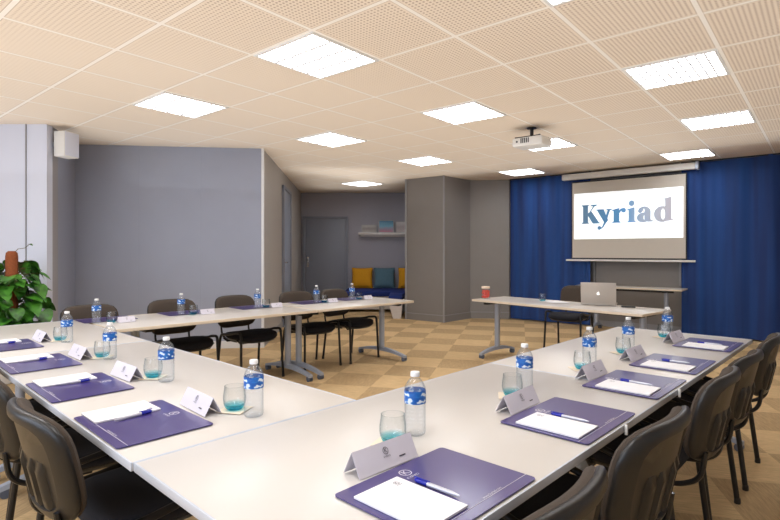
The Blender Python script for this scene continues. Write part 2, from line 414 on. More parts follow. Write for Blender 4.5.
# doors
def door(name, p0, p1, htop, leaf_m, handle_t, plates=False):
    a = Vector(p0); b_ = Vector(p1); w = (b_-a).length; ang = math.atan2(b_.y-a.y, b_.x-a.x)
    d = bpy.data.objects.new(name, None); C.objects.link(d); struct(d); d.location = (a.x, a.y, 0); d.rotation_euler = (0,0,ang)
    # local x along the wall, local -y into the room
    fr = MB()
    for xx in (.03, w-.03): fr.box((xx, -.02, htop/2), (.06,.05,htop), bev=.004)
    fr.box((w/2, -.02, htop-.03), (w,.05,.06), bev=.004); fr.obj('door_frame', M['door'], d)
    MB().box((w/2, -.012, (htop-.06)/2), (w-.13,.03,htop-.07), bev=.003).obj('door_leaf', leaf_m, d)
    hx = .12 if handle_t == 0 else w-.12; sx = 1 if handle_t == 0 else -1
    h = MB().box((hx, -.032, 1.08), (.045,.012,.24), bev=.004); h.tube(bez([(hx,-.03,1.13),(hx,-.075,1.13),(hx+.13*sx,-.075,1.13)]), .01)
    h.obj('door_handle', M['chrome'], d)
    if plates:
        for zz in (2.0, 1.75): MB().box((w-.1, -.03, zz), (.06,.006,.08), bev=.003).obj('door_plate', M['silver'], d)
    return d
door('door_1', CW(-2.10, 12.58), CW(-1.01, 12.58), 2.18, M['door'], 0)
door('door_2', lerp(pE, pF, .36), lerp(pE, pF, .57), 2.5, M['door_shiny'], 0, True)

# ------------------------------------------------------------------ ceiling lights
def make_light():
    t = thing('ceiling_light', '', 'ceiling light', group='recessed louvred ceiling lights')
    w, d = PR-.02, PS-.02
    fr = MB()
    for sx in (-1, 1): fr.box((sx*(w/2-.01), 0, -.006), (.02, d, .012))
    for sy in (-1, 1): fr.box((0, sy*(d/2-.01), -.006), (w-.04, .02, .012))
    fr.obj('light_frame', M['white_plastic'], t, smooth=False)
    MB().box((0,0,-.0035), (w-.045, d-.045, .003)).obj('diffuser', M['diffuser'], t, smooth=False)
    lv = MB()
    for k in range(-1, 2): lv.box((k*(w-.04)/4, 0, -.012), (.022, d-.045, .012))
    for k in range(-4, 5): lv.box((0, k*(d-.04)/10, -.010), (w-.045, .013, .009))
    lv.obj('louver', M['louver'], t, smooth=False)
    return t
LIGHTS = [(0,0,'square ceiling light cut off by the top edge of the photo'), (3,0,'largest ceiling light at the right, near the top of the photo'),
 (6,0,'ceiling light above the right blue curtain, second largest on the right'), (9,1,'small ceiling light just in front of the projection screen case'),
 (0,3,'largest louvred ceiling light, left of the photo centre'), (3,3,'ceiling light in the middle of the ceiling, left of the projector'),
 (6,3,'ceiling light partly hidden behind the white ceiling projector'), (9,5,'small ceiling light above the left blue curtain'),
 (0,6,'ceiling light nearest the white wall speaker'), (3,6,'ceiling light just in front of the grey wall corner with white trim'),
 (6,6,'ceiling light just in front of the grey pillar'), (8,10,'farthest dim ceiling light over the alcove sofa')]
L0 = make_light()
for n_, (i, j, lab) in enumerate(LIGHTS):
    o = L0 if n_ == 0 else copy_tree(L0)
    x, y = RW(R0+(i+.5)*PR, S0+(j+.5)*PS)
    place(o, (x, y, H), RA, lab)

# ------------------------------------------------------------------ tables
def make_table(name, label, loc, rz, L, W, edge, cat='table', group=None, h=.73, foot=None, cols=(.14,.14)):
    """local x = length, y = width"""
    t = thing(name, label, cat, loc, rz, group)
    MB().box((0,0,h-.0135), (L-.003, W-.003, .021), bev=.002).obj('tabletop', M['table_top'], t)
    e = MB()
    for sy in (-1, 1): e.box((0, sy*(W/2-.002), h-.0145), (L-.002, .006, .0255), bev=.002)
    for sx in (-1, 1): e.box((sx*(L/2-.003), 0, h-.0145), (.006, W-.01, .0255), bev=.002)
    e.obj('edge_band', M[edge], t)
    fl = foot or W*.94
    bm_ = MB(); bm_.box((0, 0, h-.055), (L-.30, .05, .035), bev=.004)
    for sx in (-1, 1): bm_.box((sx*(L/2-(cols[0] if sx < 0 else cols[1])), 0, h-.05), (.06, W*.72, .035), bev=.004)
    bm_.obj('underframe', M['black_metal'], t)
    for sx in (-1, 1):
        cx = sx*(L/2-(cols[0] if sx < 0 else cols[1]))
        g = MB().tube([(cx,0,.09), (cx,0,h-.04)], .034, 16); lg = g.obj('leg', M['silver'], t)
        ft = MB(); pts = []
        n = 12; rings = []
        for k in range(n+1):
            u = -1+2*k/n; y = u*fl/2; z = .055+.05*(1-u*u); w = .026+.012*(1-abs(u)); hh = .012+.008*(1-abs(u))
            rings.append([(cx-w, y, z-hh), (cx+w, y, z-hh), (cx+w*.75, y, z+hh), (cx-w*.75, y, z+hh)])
        ft.loft(rings).obj('foot', M['silver'], t, angle=50)
        for sy in (-1, 1):
            c = MB(); yy = sy*(fl/2-.025)
            for q in (-.016, .016):
                c.tube([(cx+q-.008, yy, .027), (cx+q+.008, yy, .027)], .027, 16)
            c.box((cx, yy, .045), (.03, .03, .025), bev=.004)
            c.obj('castor', M['castor'], t)
    return t
ET = 0
make_table('meeting_table', 'long pale table in the right row, the half nearest the camera', ((.57+2.40)/2, 1.088, 0), 0, 1.83, .886, 'table_edge', group='pale folding tables pushed into a U shape')
make_table('meeting_table', 'pale table at the far end of the right row, nearest the screen', ((2.40+4.25)/2, 1.088, 0), 0, 1.85, .886, 'table_edge', group='pale folding tables pushed into a U shape', cols=(.14,.14))
make_table('meeting_table', 'pale table in the left row next to the near corner seam', ((.565+1.425)/2, (1.533+3.572)/2, 0), PI/2, 2.037, .86, 'table_edge', group='pale folding tables pushed into a U shape', cols=(.3,.14))
make_table('meeting_table', 'pale table at the far end of the left row by the plant', ((.565+1.425)/2, (3.575+5.13)/2, 0), PI/2, 1.552, .86, 'table_edge', group='pale folding tables pushed into a U shape')
bt = math.radians(-1.6)
def Bp(x, y): # local along back row -> world (rotated about its left front corner)
    ox, oy = 1.43, 4.24; return (ox+(x-ox)*math.cos(bt)-(y-oy)*math.sin(bt), oy+(x-ox)*math.sin(bt)+(y-oy)*math.cos(bt))
make_table('meeting_table', 'pale table in the back row joined to the left row', (*Bp((1.44+3.37)/2, 4.69), 0), bt, 1.92, .88, 'beige_edge', group='pale folding tables pushed into a U shape', cols=(.3,.065))
make_table('meeting_table', 'pale table at the free right end of the back row', (*Bp((3.375+4.82)/2, 4.69), 0), bt, 1.445, .88, 'beige_edge', group='pale folding tables pushed into a U shape', cols=(.065,.12))
da = math.radians(83.5)
DC = (5.677, 2.672)
make_table('presenter_desk', 'pale desk with laptop standing in front of the screen', (*DC, 0), da, 2.11, .66, 'beige_edge', 'desk', foot=.66)
make_table('side_table', 'narrow pale table against the wall under the projection screen', (*RW(9.08, 2.50), 0), PI/2+RA, 1.64, .44, 'beige_edge', 'side table', h=.75, foot=.44, cols=(.26,.3))
# small clamps joining the tables along the right edge
for x_, lab in ((2.48, 'tiny pale clip on the table edge between second and third blue mats'), (1.843, 'tiny pale clip on the right table edge nearest the camera')):
    tag(MB().box((x_, .636, .715), (.008,.010,.035), bev=.002).obj('edge_clip', M['white_plastic']), lab, 'clip', 'clips on the right table edge')

# ------------------------------------------------------------------ chairs
def back_pt(u, w, off):
    """u across (-1..1 -> half width), w height 0..1; off = outwards from the sitter (towards -y)"""
    hw = .236+.010*w
    x = u*hw; z = .500+w*.345
    y = -.285-.075*w+.055*(u*u)-.02*math.sin(w*PI)*0
    nx, ny, nz = -.22*u, -1, -.23
    l = math.sqrt(nx*nx+ny*ny+nz*nz)
    return (x+nx/l*off*(-1)*0+(-nx)/l*0, y+ny/l*off, z+nz/l*off*.0)
def back_ring(sc, off, n=40, squeeze=0):
    pts = []
    for k in range(n):
        a = 2*PI*k/n; c, s_ = math.cos(a), math.sin(a); e = 4.6
        q = (abs(c)**e+abs(s_)**e)**(-1/e)
        u = c*q*sc; w = .5+s_*q*.5*sc
        if s_*q < 0: u *= 1-.07*(s_*q)**2     # slightly narrower towards the bottom
        w -= .025*(c*q)**4*max(0, s_)           # top dips at the corners
        pts.append(back_pt(u, w, off))
    return pts
def make_chair():
    t = thing('conference_chair', '', 'chair', group='black stacking conference chairs')
    # seat cushion with a rolled front edge
    def sring(z, sc, n=36):
        out = []
        for k in range(n):
            a = 2*PI*k/n; c, s_ = math.cos(a), math.sin(a); e = 4.2; q = (abs(c)**e+abs(s_)**e)**(-1/e)
            x = c*q*.235*sc; y = s_*q*.215*sc+.02
            x *= 1-.06*max(0, -s_)
            dz = -.016*max(0, (y-.1)/.135)**2 + .010*(abs(x)/.23)**2
            out.append((x, y, z+dz))
        return out
    MB().loft([sring(.418,.86), sring(.420,.95), sring(.436,1.0), sring(.460,.995), sring(.470,.965), sring(.475,.88), sring(.474,.5)]).obj('seat', M['seat_fabric'], t, angle=60)
    MB().loft([sring(.396,.72), sring(.400,.88), sring(.417,.94), sring(.419,.9)]).obj('seat_shell', M['black_plastic'], t, angle=60)
    # backrest: plastic shell behind, padded front
    sh = MB().loft([back_ring(.93,-.004), back_ring(.985,.0), back_ring(1.0,.008), back_ring(.99,.017), back_ring(.955,.024), back_ring(.88,.030), back_ring(.80,.032), back_ring(.765,.020), back_ring(.5,.019), back_ring(.2,.019)])
    bs = sh.obj('backrest', M['black_plastic'], t, angle=50)
    rb = MB()
    for x0, wd in ((-.46,.09), (-.2,.07), (.2,.07), (.46,.09)):
        R_ = []
        for k in range(7):
            w = .06+.50*k/6
            h_ = .031 if 0 < k < 6 else .019
            R_.append([back_pt(x0-wd, w, .018), back_pt(x0-wd*.6, w, h_), back_pt(x0+wd*.6, w, h_), back_pt(x0+wd, w, .018)])
        rb.loft(R_)
    rb.obj('back_rib', M['black_plastic'], bs, angle=50)
    MB().loft([back_ring(.965,.001), back_ring(.975,-.012), back_ring(.93,-.026), back_ring(.8,-.033), back_ring(.4,-.034)]).obj('back_pad', M['back_fabric'], bs, angle=60)
    # frame: two side hoops (front leg, rail, rear leg)
    global ROUND
    ROUND = .045
    for sx in (-1, 1):
        a = MB().tube(bez([(sx*.252,.235,.012), (sx*.240,.215,.440), (sx*.240,.205,.512), (sx*.238,.09,.500)]), .0135, 10); g = a.obj('leg', M['black_metal'], t)
        MB().lathe([(.015,0), (.016,.004), (.015,.028), (.012,.03)], 12, (sx*.252,.235,0)).obj('foot_cap', M['castor'] if False else M['black_plastic'], g)
        a = MB().tube(bez([(sx*.252,-.235,.012), (sx*.240,-.185,.42), (sx*.238,-.16,.462), (sx*.238,-.06,.470)]), .0135, 10); g = a.obj('leg', M['black_metal'], t)
        MB().lathe([(.015,0), (.016,.004), (.015,.028), (.012,.03)], 12, (sx*.252,-.235,0)).obj('foot_cap', M['black_plastic'], g)
        MB().tube([(sx*.238,.09,.500), (sx*.238,.02,.482), (sx*.238,-.06,.470)], .0135, 10).obj('side_rail', M['black_metal'], t)
        MB().tube(bez([(sx*.16,.0,.394), (sx*.16,-.20,.394), (sx*.165,-.285,.44), (sx*.165,-.300,.55)]), .0105, 8).obj('back_support', M['black_metal'], t)
    cb = MB()
    for yy in (.13, -.12): cb.tube([(-.24,yy,.44 if yy > 0 else .43), (-.2,yy,.392), (.2,yy,.392), (.24,yy,.44 if yy > 0 else .43)], .0095, 8)
    cb.obj('cross_bar', M['black_metal'], t)
    return t
CH = make_chair()
first = True
def chair(x, y, rz, label):
    global first
    o = CH if first else copy_tree(CH); first = False
    return place(o, (x, y, 0), rz, label)
RN = ['chair at the bottom edge of the photo, nearest the camera on the right row', 'plastic backed chair second from the camera along the right row', 'third chair from the camera along the right row', 'fourth chair from the camera along the right row', 'farthest chair of the right row, by the blue curtain']
for (x, n_, r_) in zip((1.01, 1.68, 2.45, 3.0, 3.70), RN, (2, -2, 1, -1.5, 2)):
    chair(x, .800, math.radians(r_), 'black '+n_)
chair(.745, 1.94, -PI/2, 'black plastic backed chair at lower left, nearest the camera on the left row')
chair(.745, 2.60, -PI/2-math.radians(2), 'black plastic backed chair at the left photo edge, behind the nearest left chair')
chair(.79, 3.28, -PI/2, 'black chair tucked under the left row, third from the near corner')
for x, y, r_, n_ in zip((1.57, 2.28, 2.99, 3.78, 4.39), (4.88,4.88,4.86,4.84,4.82), (183, 176, 181, 178, 184), ('leftmost chair of the back row, by the left table', 'second chair from the left in the back row', 'middle chair of the five in the back row', 'fourth chair from the left in the back row, behind the twin table legs', 'rightmost chair of the back row, at the free table end')):
    chair(x, y, math.radians(r_), 'brown-grey padded '+n_)
chair(6.86, 3.12, PI/2+math.radians(2), 'black padded chair behind the presenter desk and laptop')

# ------------------------------------------------------------------ table settings
TZ = .7305
# user frame: local x = the sitter's right, local y = away from the sitter, origin = middle of the mat's near edge
def make_mat(w=.425, d=.312):
    t = thing('desk_mat', '', 'desk mat', group='purple desk mats on the tables')
    MB().prism(rrect(w, d, .012, 4), 0, .003).obj('mat_sheet', M['mat_purple'], t, smooth=False).location = (0, d/2, 0)
    c = MB().box((0, .031, .0034), (w-.004, .0016, .0004)); c.obj('fold_line', M['white_print'], t, smooth=False)
    b = text_bm('www.kyriad.com', .012); mb = MB().add(b); o = mb.obj('printed_address', M['white_print'], t, smooth=False); o.location = (.06, .038, .0036)
    o = logo_mb(.036).obj('printed_logo', M['white_print'], t, smooth=False); o.location = (.0, .268, .0036)
    return t
def make_pad():
    t = thing('notepad', '', 'notepad', group='white notepads on the desk mats')
    MB().box((0, 0, .003), (.152, .222, .006), bev=.0008).obj('paper_block', M['paper'], t, smooth=False)
    o = logo_mb(.016).obj('printed_logo', M['ink'], t, smooth=False); o.location = (.045, .085, .0064)
    return t
def make_pen():
    t = thing('ballpoint_pen', '', 'pen', group='white and blue ballpoint pens')
    r = .0058
    MB().tube([(0,-.068,r), (0,-.062,r), (0,-.045,r), (0,.028,r)], [.0015,.003,.0052,.0056], 12).obj('barrel', M['pen_silver'], t)
    MB().tube([(0,.028,r), (0,.029,r), (0,.062,r), (0,.068,r)], [.0056,.0062,.006,.003], 12).obj('pen_cap', M['pen_blue'], t)
    MB().box((.0, .045, .0135), (.0035,.05,.002), bev=.0006).obj('pen_clip', M['pen_blue'], t)
    return t
def make_bottle():
    t = thing('water_bottle', '', 'bottle', group='small plastic water bottles')
    R_ = .0345; prof = [(.028,.0), (.032,.003), (R_,.010)]
    z = .014
    while z < .092: prof += [(R_,z), (R_,z+.006), (R_-.0016,z+.009), (R_-.0016,z+.0105)]; z += .0125
    prof += [(R_,.100), (R_,.150), (.033,.156), (.0275,.168), (.019,.180), (.0125,.186), (.0115,.190), (.0115,.197)]
    prof = [(r, zz*.985) for r, zz in prof]
    MB().lathe(prof, 28, cap=(True, False)).obj('bottle_body', M['bottle'], t, angle=60)
    MB().lathe([(.030,.004), (R_-.003,.012), (R_-.003,.148), (.0245,.166), (.016,.178)], 24).obj('water', M['water'], t, angle=60)
    MB().lathe([(R_+.0006,.103), (R_+.0008,.104), (R_+.0008,.143), (R_+.0006,.144)], 32, cap=(False, False)).obj('bottle_label', M['label'], t, angle=60)
    c = MB().lathe([(.0148,.187), (.0152,.188), (.0152,.199), (.014,.2015)], 20); c.obj('bottle_cap', M['cap'], t)
    return t
def make_glass():
    t = thing('water_glass', '', 'glass', group='round tumblers with turquoise bottoms')
    out = [(.020,.0), (.027,.002), (.034,.009), (.0395,.022), (.042,.038), (.0415,.055), (.0385,.075), (.037,.088)]
    inn = [(.0355,.088), (.037,.075), (.040,.055), (.0405,.038), (.038,.024), (.031,.014), (.015,.0105)]
    MB().lathe(out+inn, 32).obj('glass_bowl', M['glass'], t, angle=70)
    rim = MB(); n = 32
    rim.tube([(.0363*math.cos(2*PI*k/n), .0363*math.sin(2*PI*k/n), .0882) for k in range(n+1)], .0009, 6, cap=False); rim.obj('glass_rim', M['glass'], t)
    return t
def make_tent():
    t = thing('name_card', '', 'name card', group='folded name cards')
    w, d, h = .225, .066, .062
    mb = MB(); th = .0012
    for sy in (-1, 1):
        mb.faces([(-w/2,sy*d/2,0), (w/2,sy*d/2,0), (w/2,0,h), (-w/2,0,h), (-w/2,sy*(d/2-th),0), (w/2,sy*(d/2-th),0), (w/2,0,h-th*2), (-w/2,0,h-th*2)],
                 [(0,1,2,3), (4,7,6,5), (0,4,5,1), (0,3,7,4), (1,5,6,2)])
    mb.obj('folded_card', M['card'], t, smooth=False)
    sl = math.atan2(h, d/2)
    for sy in (-1, 1):
        o = logo_mb(.02).obj('printed_logo', M['ink'], t, smooth=False)
        o.rotation_euler = (sl, 0, 0 if sy < 0 else PI); o.location = (-.0*sy, sy*(d/2*.36+.0008), h*.66+.0006)
        o = MB().box((0,0,0), (.024,.0035,.0003)).obj('printed_line', M['ink'], t, smooth=False); o.rotation_euler = (sl, 0, 0 if sy < 0 else PI)
        o.location = (.055*(-sy), sy*(d/2*.72+.0008), h*.28+.0004)
    return t
def make_napkin():
    return tag(MB().prism(rrect(.10,.10,.003,2), 0, .0012).obj('paper_coaster', M['napkin'], smooth=False), '', 'coaster', 'beige paper coasters under the glasses')
proto = dict(mat=make_mat(), pad=make_pad(), pen=make_pen(), bottle=make_bottle(), glass=make_glass(), tent=make_tent(), napkin=make_napkin())
used = set()
def put(kind, org, ang, lx, ly, rz, label, z=TZ):
    o = proto[kind]
    if kind in used: o = copy_tree(o)
    used.add(kind)
    x = org[0]+lx*math.cos(ang)-ly*math.sin(ang); y = org[1]+lx*math.sin(ang)+ly*math.cos(ang)
    return place(o, (x, y, z), ang+rz, label)
ROWR = [(.822+.213, 'nearest the camera in the right row', 1.03-.0), (1.785, 'second from the camera in the right row', 0), (2.46, 'third from the camera in the right row', 0), (3.04, 'fourth from the camera in the right row', 0), (3.81, 'farthest in the right row, nearest the screen', 0)]
bx = [1.287, 1.998, 2.669, 3.235, 4.010]; gx = [1.178, 1.892, 2.573, 3.141, 3.922]; tx = [1.039, 1.783, 2.470, 3.038, 3.822]
pp = [(.060,2), (.075,1), (.07,-1), (.095,3), (.08,1)]
for k, (mx_, lab, _) in enumerate(ROWR):
    o = (mx_, .655)
    put('mat', o, 0, 0, 0, 0, 'purple desk mat '+lab)
    put('pad', o, 0, -.118+(.0 if k else -.0), .148, 0, 'white notepad on the desk mat '+lab, TZ+.0038)
    put('pen', o, 0, -.022 if k != 3 else .01, .145, math.radians(pp[k][1]), 'white pen on the mat '+lab, TZ+.0038)
    o2 = (0, 0)
    put('bottle', o2, 0, bx[k], 1.105, random.uniform(-2, 2), 'plastic water bottle with blue label '+lab)
    put('napkin', o2, 0, gx[k], 1.108, math.radians(20+k*13), 'beige paper coaster under the glass '+lab)
    put('glass', o2, 0, gx[k], 1.102, 0, 'turquoise bottomed tumbler '+lab, TZ+.0014)
    put('tent', o2, 0, tx[k], 1.012, math.radians((-2,1,0,-2,-3)[k]), 'folded white name card '+lab)
ROWL = [(1.875, .455, 'nearest the camera in the left row'), (2.565, .465, 'second from the camera in the left row'), (3.265, .47, 'third from the camera in the left row'), (4.01, .45, 'farthest in the left row, at the left photo edge')]
by = [1.650, 2.38, 3.10, 3.885]; gy = [1.765, 2.50, 3.19, 3.995]; ty = [1.872, 2.60, 3.29, 4.10]
for k, (my, w_, lab) in enumerate(ROWL):
    o = (.572, my); a = -PI/2
    put('mat', o, a, 0, 0, 0, 'purple desk mat '+lab)
    put('pad', o, a, -.150, .140, 0, 'white notepad on the desk mat '+lab, TZ+.0038)
    put('pen', o, a, -.058, .148, math.radians((8,-3,4,2)[k]), 'white pen on the mat '+lab, TZ+.0038)
    put('bottle', (1.03, by[k]), 0, 0, 0, random.uniform(-2, 2), 'plastic water bottle with blue label '+lab)
    put('napkin', (1.02, gy[k]), 0, 0, 0, math.radians(30+k*13), 'beige paper coaster under the glass '+lab)
    put('glass', (1.02, gy[k]), 0, 0, 0, 0, 'turquoise bottomed tumbler '+lab, TZ+.0014)
    put('tent', (.938, ty[k]), a, 0, 0, math.radians((-3,2,0,0)[k]), 'folded white name card '+lab)
cx5 = (1.60, 2.30, 3.05, 3.80, 4.42)
bb = [(1.476,4.752), (2.213,4.789), (3.042,4.80), (3.821,4.79), (4.37,4.78)]
gg = [(1.575,4.70), (2.312,4.75), (3.13,4.775), (3.90,4.745), (4.462,4.755)]
tt = [(1.67,4.64), (2.42,4.69), (3.22,4.72), (3.985,4.70), (4.56,4.70)]
ORD = ('leftmost in the back row', 'second from left in the back row', 'middle of the back row', 'fourth from left in the back row', 'rightmost in the back row')
for k in range(5):
    a = PI+bt
    put('mat', (cx5[k]+.02, 5.105-.02*k*.9), a, 0, 0, 0, 'purple desk mat '+ORD[k])
    put('bottle', bb[k], 0, 0, 0, random.uniform(-2, 2), 'plastic water bottle with blue label '+ORD[k])
    put('glass', gg[k], 0, 0, 0, 0, 'turquoise bottomed tumbler '+ORD[k])
    o = put('tent', tt[k], a, 0, 0, math.radians((2,-2,1,0,2)[k]), 'folded white name card '+ORD[k]); o.scale = (.6,.8,.75)

# ------------------------------------------------------------------ on the presenter desk
put('glass', (5.83, 2.985), 0, 0, 0, 0, 'turquoise bottomed tumbler on the presenter desk')
# laptop
lt = thing('laptop', 'open silver laptop seen from behind on the presenter desk', 'laptop', (5.80, 2.30, TZ), math.atan2(2.472-2.125, 5.66-5.768)-PI/2)
# local y = along hinge, local -x = towards the camera; the base reaches away (+x)
MB().box((.125,0,.008), (.25,.365,.015), bev=.004).obj('laptop_base', M['laptop'], lt)
MB().box((.12,0,.0158), (.11,.30,.0012)).obj('keyboard', M['keys'], lt, smooth=False)
ld = MB().box((0,0,.122), (.007,.365,.244), bev=.003).obj('laptop_lid', M['laptop'], lt); ld.location = (0,0,.014); ld.rotation_euler = (0, math.radians(-13), 0)
MB().box((.0038,0,.124), (.001,.345,.215)).obj('screen', M['keys'], ld, smooth=False)
ap = []
for k in range(40):
    a = 2*PI*k/40; r = .0165*(1-.10*math.cos(2*a)*0); y = r*math.cos(a)*.98; z = r*math.sin(a)*1.05
    if math.sin(a) > .75: z -= .0035*(math.sin(a)-.75)/.25
    if math.sin(a) < -.85: z += .0025*(-math.sin(a)-.85)/.15
    dd = math.hypot(y+.0175, z-.003)       # bite on the viewer's right
    if dd < .0075: y = -.0175+.0075*(1 if True else 0)
    ap.append((y, z))
al = MB().faces([(-.0039, y, z+.118) for y, z in ap], [tuple(range(len(ap)))])
al.faces([(-.0039, .000, .1375), (-.0039, -.001, .1435), (-.0039, -.006, .1475), (-.0039, -.005, .141)], [(0,1,2,3)])
al.obj('lid_emblem', M['logo_white'], ld, smooth=False)
# paper and phone beside the laptop
tag(MB().box((0,0,.0015), (.30,.21,.003)).obj('paper_sheets', M['paper'], smooth=False), 'white sheets of paper lying left of the laptop', 'paper')
bpy.context.scene.objects['paper_sheets'].location = (5.84, 2.83, TZ); bpy.context.scene.objects['paper_sheets'].rotation_euler = (0,0,.9)
tag(MB().box((0,0,.006), (.05,.14,.012), bev=.004).obj('remote_control', M['keys']), 'small dark remote control lying right of the laptop', 'remote')
bpy.context.scene.objects['remote_control'].location = (5.80, 1.98, TZ); bpy.context.scene.objects['remote_control'].rotation_euler = (0,0,.3)
# sweet jar
jr = thing('sweet_jar', 'glass jar of red sweets at the left end of the presenter desk', 'jar', (5.64, 3.665, TZ))
MB().lathe([(.052,0), (.058,.004), (.058,.105), (.050,.122), (.046,.130)], 24, cap=(True, False)).obj('jar_body', M['jar'], jr)
MB().lathe([(.050,.128), (.053,.130), (.053,.150), (.050,.154)], 24).obj('jar_lid', M['lid'], jr)
cd = MB()
for k in range(150):
    a = random.uniform(0, 2*PI); r = .043*math.sqrt(random.random()); z = random.uniform(.014, .105)
    b = bmesh.new(); bmesh.ops.create_icosphere(b, subdivisions=1, radius=.0095); bmesh.ops.translate(b, vec=(r*math.cos(a), r*math.sin(a), z), verts=b.verts); cd.add(b)
cdo = cd.obj('red_sweets', M['candy']); cdo.location = (5.64, 3.665, TZ); tag(cdo, 'red sweets filling the glass jar on the presenter desk', 'sweets', kind='stuff')

# ------------------------------------------------------------------ curtains
def curtain(name, s0, s1, label, r=9.40):
    n = int(abs(s1-s0)/.02); mb = MB(); rows = []
    ph = 0; xs = []
    for k in range(n+1):
        s_ = s0+(s1-s0)*k/n
        w = .026*math.sin(s_*15+1.3*math.sin(s_*2.1))+.006*math.sin(s_*37+2*math.sin(s_*3.3))+.014*math.sin(s_*6)
        xs.append((s_, w))
    zs = [.02, .6, 1.3, 2.0, 2.6, H-.005]
    V = []
    for z in zs:
        amp = 1.0 if z < 2.6 else .8
        V.append([(*RW(r+w*amp, s_), z) for s_, w in xs])
    vs = [p for row in V for p in row]; m_ = n+1
    mb.faces(vs, [(i*m_+k, i*m_+k+1, (i+1)*m_+k+1, (i+1)*m_+k) for i in range(len(zs)-1) for k in range(n)])
    t = thing(name, label, 'curtain', (0,0,0), 0, 'floor-length blue curtains')
    mb.obj('drape', M['curtain'], t, angle=80)
    MB().box((*RW(r, (s0+s1)/2), H-.012), (.05, abs(s1-s0), .022), rot=(0,0,RA)).obj('curtain_track', M['black_metal'], t, smooth=False)
curtain('curtain', 4.79, 3.22, 'plain blue floor-length curtain left of the projection screen')
curtain('curtain', 1.79, -1.7, 'wide blue floor-length curtain right of the projection screen')
for s_, nm in ((3.20, 'trim_8'), (1.83, 'trim_9')):
    struct(MB().box((*RW(9.53, s_), .97), (.03,.03,.40), rot=(0,0,RA)).obj(nm, M['trim_grey'], smooth=False))

# ------------------------------------------------------------------ projection screen
sc = thing('projection_screen', 'pull-down projection screen on the wall between blue curtains', 'screen', (*RW(9.3, 2.61), 0), RA)
# local y = s, local -x = towards the room
MB().box((0, .02, 2.665), (.10, 2.12, .105), bev=.012).obj('screen_case', M['white_plastic'], sc)
MB().box((.0, -1.06, 2.665), (.115, .05, .13), bev=.01).obj('case_bracket', M['silver'], sc)
MB().box((.0, 0, 1.885), (.004, 1.835, 1.375)).obj('screen_border', M['keys'], sc, smooth=False)
MB().box((-.0025, 0, 1.885), (.003, 1.80, 1.335)).obj('screen_cloth', mat('screen_cloth', S(205,198,188), .8, noise=.02), sc, smooth=False)
MB().box((0, -.01, 1.175), (.045, 2.05, .032), bev=.006).obj('bottom_bar', M['white_plastic'], sc)
img = MB().box((-.0048, .0, 1.952), (.001, 1.735, .81)).obj('projected_image', mat('projected_white', S(240,246,250), .7, noise=.01, emis=((.93,.98,1,1), .42)), sc, smooth=False)
# the lettering: heavy serif "Kyriad", drawn piece by piece (x right, y up, baseline 0)
let = MB()
def T2(x, y): return (-.0060, -(x-287)*.00256, 1.818+y*.00275)
def poly(p): let.faces([T2(*q) for q in p], [tuple(range(len(p)))])
def ell(cx, cy, rx, ry, n=28): poly([(cx+rx*math.cos(2*PI*k/n), cy+ry*math.sin(2*PI*k/n)) for k in range(n)])
def ring(cx, cy, rx, ry, ix, iy, dx=0, a0=0, a1=2*PI, n=32, tx=None):
    vs = []
    for k in range(n+1):
        a = a0+(a1-a0)*k/n; vs += [T2(cx+rx*math.cos(a), cy+ry*math.sin(a)), T2(cx+dx+ix*math.cos(a), cy+iy*math.sin(a))]
    let.faces(vs, [(2*k, 2*k+2, 2*k+3, 2*k+1) for k in range(n)])
# K
poly([(10,0),(44,0),(44,120),(10,120)]); poly([(0,0),(50,0),(50,5),(40,11),(12,11),(0,5)]); poly([(0,120),(50,120),(50,115),(40,109),(12,109),(0,115)])
poly([(40,52),(52,62),(90,112),(80,112)]); poly([(62,120),(104,120),(104,115),(90,108),(76,110),(62,115)]); poly([(42,66),(66,80),(116,8),(128,0),(76,0),(44,50)])
# y
poly([(104,84),(150,84),(178,18),(158,-6)]); poly([(98,88),(150,88),(150,83),(142,79),(108,79),(98,84)])
poly([(174,80),(190,80),(162,0),(148,-24),(132,-36),(122,-38),(140,-18),(150,4)]); poly([(166,88),(204,88),(204,84),(190,79),(178,79),(166,84)]); ell(120,-29,13,12)
# r
poly([(213,0),(249,0),(249,90),(213,80)]); poly([(204,0),(258,0),(258,5),(246,10),(214,10),(204,5)]); poly([(204,80),(244,90),(244,82),(216,74),(204,75)]); poly([(244,52),(244,70),(258,86),(276,90),(276,80),(262,74),(252,62)]); ell(276,76,15,14)
# i
poly([(308,0),(344,0),(344,90),(308,80)]); poly([(300,0),(352,0),(352,5),(342,10),(310,10),(300,5)]); poly([(300,80),(340,90),(340,82),(312,74),(300,75)]); ell(326,116,17,17)
# a
poly([(404,8),(440,8),(440,64),(404,64)]); ring(402,60,38,32,6,20,-2,0,PI*.93); ell(378,66,13,12); ring(396,26,38,29,7,14,8,PI*.35,PI*2.0); poly([(408,8),(424,0),(450,0),(456,8),(448,10),(436,14),(408,24)]); poly([(398,46),(410,50),(410,58),(384,52)])
